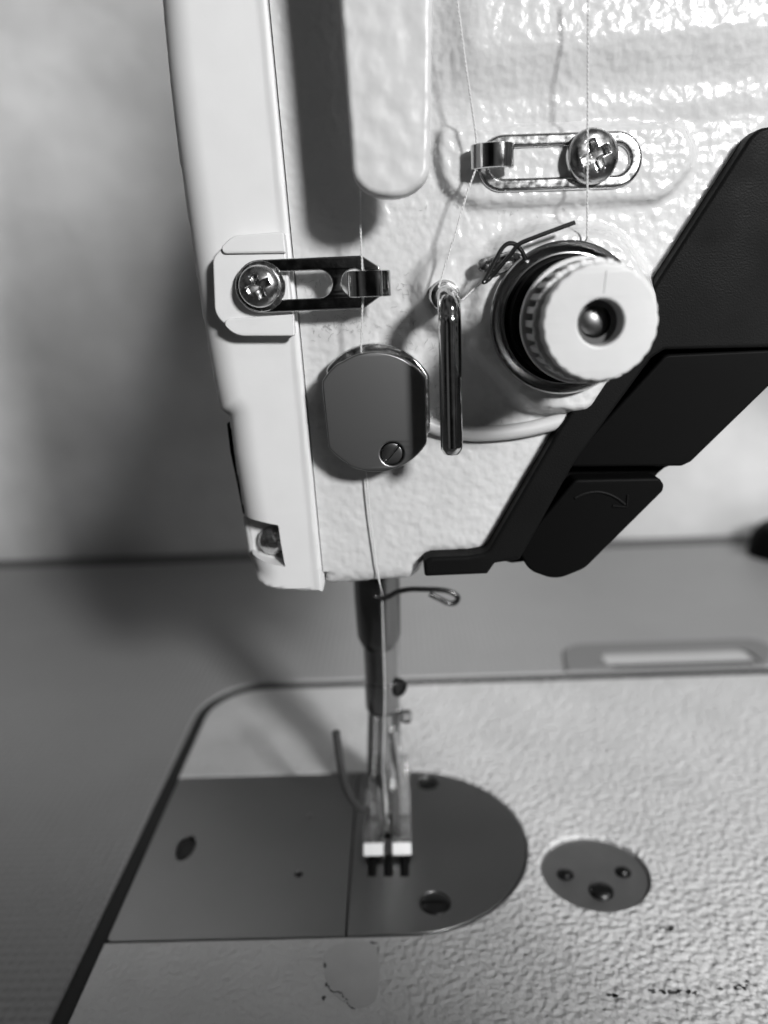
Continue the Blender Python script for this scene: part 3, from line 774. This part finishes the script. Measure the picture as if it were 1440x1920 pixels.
finish("arrow_symbol", joinm([tube([P(x, y, ya_) for x, y in [(1078, 934), (1095, 926), (1118, 922), (1140, 926), (1158, 935), (1172, 946)]], .22, 8, 6),
                       tube([P(1177, 928, ya_), P(1175, 951, ya_), P(1149, 948, ya_)], .2, 8, 1)]), M_black, lever)

# ---- needle bar, presser bar and foot
NY = 150.0
nb = P(712, 1110, NY)[0]
def zat(py, Y): return P(715, py, Y)[2]
r_b = mm(42, 709, 1150, NY); r_n = mm(31, 713, 1240, NY)
bx = P(709, 1150, NY)[0]; bx2 = P(714, 1240, NY)[0]
z0, z1, z2 = zat(1060, NY), zat(1188, NY), zat(1210, NY)
UP = FLAT
bush = finish("needle_bar_bushing", lathe([(r_b*1.02, z0+8), (r_b*1.02, zat(1120, NY)), (r_b*.98, z1), (r_b*.76, z2), (0, z2)], (bx, NY, 0), UP, 48), mat("polished_steel", .2, .16, 1.), mach)
z3 = zat(1330, NY)
nbar = finish("needle_bar", lathe([(r_n, z2+3), (r_n, zat(1272, NY)), (r_n*1.06, zat(1274, NY)), (r_n*1.06, zat(1322, NY)), (r_n*.9, z3), (0, z3)], (bx2, NY, 0), UP, 48), mat("bar_chrome", .36, .12, 1.), mach)
finish("needle", tube([(bx2-.2, NY-.5, z3+1), (bx2+.1, NY-.3, 22), (nx0, NY, 16), (nx0, NY, 3)], .5, 12, 4, taper=lambda t: 1 if t < .9 else 1-(t-.9)*7), M_chrome, nbar)
def hcyl(p, dx, r, mt, nm, par, seg=28):
    B = (Vector((0, 1, 0)), Vector((0, 0, 1)), Vector((1, 0, 0)))
    return finish(nm, lathe([(0, dx), (r*.8, dx), (r, dx-.3), (r, .3), (r*.8, 0), (0, 0)], p, B, seg), mt, par)
c = P(744, 1292, NY); hcyl(c, 1.4, .9, M_darksteel, "screw_neck", nbar)
c = P(752, 1291, NY-2)
finish("clamp_screw", lathe([(1.2, -2.5), (1.9, -2.2), (2.0, -.3), (1.7, .1), (1.2, .15), (1.1, -.2), (0, -.25)], c, tilt(FRONT, 0, .75), 32), M_oxide, nbar)
c = P(745, 1330, NY+4)
# presser bar behind
PY = NY+9
px_ = bx2+.9
pbar = finish("presser_bar", lathe([(2.9, 75), (2.9, 33), (2.6, 32.3), (0, 32.3)], (px_+.3, PY, 0), UP, 40), M_chrome_rough, mach)
M_foot = mat('clear_plastic', .85, .08, spec=.6, trans=.8)
foot = finish("presser_foot", joinm([
    box(px_-1.0, px_+3.0, PY-4, PY-1, 27, zat(1318, PY), .5),
    box(px_-3.2, px_-1.2, PY-4.5, PY+1, 17, zat(1330, PY), .4),
    box(px_+.6, px_+2.8, PY-3, PY+1, 12, 32, .5),
    ]), M_chrome, mach)
c = P(750, 1331, PY); hcyl((px_+3.0, PY-3, c[2]), 2.2, 1.5, M_darksteel, "foot_screw", foot, 6)
# ankle: rounded lugs and hinge
fx0 = G(693, 1500, 8)[0]; fx1 = G(768, 1500, 8)[0]; fw = fx1-fx0; fcx = (fx0+fx1)/2
ANK = []
def lug(xa, xb):
    SIDE = (Vector((0, 1, 0)), Vector((0, 0, 1)), Vector((1, 0, 0)))
    pr2 = rnd([(PY-5, 3), (PY+5, 3), (PY+3, 15), (PY-1, 18), (PY-4, 13)], 2, 6)
    return plate([pr2], xb-xa, SIDE, xb, .4)
finish("ankle", joinm([lug(fx0, fx0+2.2), lug(fx1-2.4, fx1)]), M_foot, foot)
finish("spring_arm", joinm([lathe([(0, 10.5), (2.6, 11.2), (3.1, 13), (2.8, 16), (1.7, 19), (1.2, 33), (0, 33)], (fcx, PY-3.5, 0), FLAT, 36),
       tube([(fx0+1, PY-4, 15), (fx0+1.4, PY-4, 24), (fx0+2, PY-3.5, 33)], 1.2, 16, 4), tube([(fx1-2, PY-5, 13), (fx1-2.6, PY-4.6, 18), (fx1-3.4, PY-4, 26)], 1.1, 16, 4)]), M_chrome_rough, foot)
hcyl((fx0-.3, PY-1, 12.5), fw+.7, 1.3, M_chrome_rough, "hinge_pin", foot)
tz0, tx0, tx1 = 0, G(681, 1590, 2)[0], G(772, 1590, 2)[0]
tm0, tm1 = G(720, 1590, 2)[0], G(735, 1590, 2)[0]
TYF = G(727, 1603, 1)[1]
def toe(xa, xb):
    SIDE = (Vector((0, 1, 0)), Vector((0, 0, 1)), Vector((1, 0, 0)))
    pr2 = [(TYF, 2.2), (TYF+.2, 1.3), (TYF+3, .25), (PY+8, .25), (PY+8, 2.0), (PY+5, 4.2), (TYF+12, 3.6), (TYF+4, 2.2), (TYF+1.6, 3.6)]
    return plate([pr2], xb-xa, SIDE, xb, .15)
sole = finish("sole", joinm([toe(tx0, tm0), toe(tm1, tx1), box(tm0-.5, tm1+.5, PY-3, PY+7.5, .8, 3.8, .2)]), M_chrome_rough, foot)
finish("toe_tip", joinm([plate([[(tx0+.1, 0), (tm0-.1, 0), (tm0-.1, 2.6), (tx0+.1, 2.6)]], .4, tilt(FRONT, -.75), 0, .1, fn=lambda p: p+Vector((0, TYF-.75, 1.5))),
                         plate([[(tm1+.1, 0), (tx1-.1, 0), (tx1-.1, 2.6), (tm1+.1, 2.6)]], .4, tilt(FRONT, -.75), 0, .1, fn=lambda p: p+Vector((0, TYF-.75, 1.5)))]), mat("toe_highlight", .9, .5, .1), foot)  # added pale strips paint the bright reflection on the upturned toes
# thin guard wire beside the foot
gw = [P(630, 1372, 146), P(634, 1400, 146), P(640, 1440, 146), P(650, 1480, 148), P(668, 1508, 152), P(692, 1522, 157), P(712, 1526, 160)]
gwo = finish("guard_wire", tube(gw, .85, 12, 6), mat("dull_wire", .045, .6), foot); gwo["label"] = "thin dark bent wire left of the foot"

# ---- wire thread guide below the head
YG = 141
wl = [(712, 1107), (702, 1110), (703, 1118), (716, 1122), (730, 1118), (745, 1110), (768, 1105), (800, 1105), (825, 1106), (845, 1110), (858, 1119), (855, 1129), (842, 1131), (825, 1123), (806, 1114)]
finish("needle_thread_eye", tube([P(x, y, YG-.1*i) for i, (x, y) in enumerate(wl)], .52, 12, 6), M_wire, mach)

# ================================================================== THREAD
def th(px): return [P(*p) for p in px]
TR = .15
def strand(pts, r=TR):
    # two-ply twist
    path = catmull([Vector(p) for p in pts], 1) if False else [Vector(p) for p in pts]
    out = []
    dense = []
    for a, b in zip(path, path[1:]):
        L_ = (b-a).length; k = max(2, int(L_/.16))
        for i in range(k): dense.append(a.lerp(b, i/k))
    dense.append(path[-1])
    for s in (0, PI):
        q = []
        acc = 0
        for i, p in enumerate(dense):
            if i: acc += (p-dense[i-1]).length
            an = acc*2*PI/1.1+s
            q.append(p+Vector((math.cos(an), math.sin(an), 0))*r*.55)
        out.append(tube(q, r*.62, 6, 1))
    return joinm(out)
def hang(pts, n=10): return catmull([Vector(p) for p in pts], n)
t1 = strand([P(1103, -40, 117), P(1102, 200, 118.2), P(1101, 445, 119.2), (P(1101, 445, 119.2)[0], 121.2, P(1101, 460, 119.2)[2])])
t2 = strand([P(850, -60, 117.5), P(857, 0, 118), P(876, 140, 118.5), P(893, 258, 119.8), P(893, 315, 120.0), P(878, 355, 119.8), P(850, 450, 119.2), P(822, 540, 118.8), P(826, 556, 119), P(848, 566, 118.5), P(866, 563, 117.8), P(890, 540, 117.5), P(912, 524, 116.5)])
t3 = strand([P(675, 345, 119), P(676, 430, 118.6), P(680, 520, 118.0), P(680, 560, 118.3), P(677, 655, 119.5), P(680, 700, 122.2)])
t4 = strand([P(684, 870, 123), P(688, 900, 123.8), P(693, 960, 123.9), P(706, 1060, 124.0), P(712, 1094, 124.6), P(714, 1102, 127), P(716, 1112, 141)])
t5 = strand([P(716, 1112, 141), P(718, 1170, 144.5), P(722, 1300, 145.5), (nx0-.3, NY-1.5, 20), (nx0, NY-.7, 8)])
thr = finish("sewing_thread", joinm([t1, t2, t3, t4, t5]), M_thread, None, smooth=False)
tag(thr, "thin pale sewing thread running through the guides down to the needle", "thread")

# ================================================================== LINT
fib = []
def lint(px, py, sx, sy, Y, n_):
    for i in range(n_):
        x = px+random.gauss(0, sx); y = py+random.gauss(0, sy); a = random.uniform(0, 6.3); L_ = random.uniform(3, 10)
        pts = []
        for j in range(4):
            pts.append(P(x, y, Y-.05-random.random()*.1)); x += L_*math.cos(a)*.5; y += L_*math.sin(a)*.5; a += random.uniform(-1.1, 1.1)
        fib.append(tube(pts, .018, 3, 2, cap=False))
lint(640, 610, 45, 14, YF-.1, 60); lint(575, 532, 22, 12, YF-.1, 16); lint(760, 600, 18, 50, YF-.1, 40); lint(815, 650, 8, 40, YF-.2, 20)
lint(820, 745, 12, 30, YF-.2, 24); lint(930, 390, 90, 8, YF-.1, 22); lint(900, 800, 60, 5, YF-.3, 10)
lo = finish("lint", joinm(fib), M_lint, None, smooth=False)
tag(lo, "fine dark lint fibres clinging to the white face", "lint", kind="stuff")
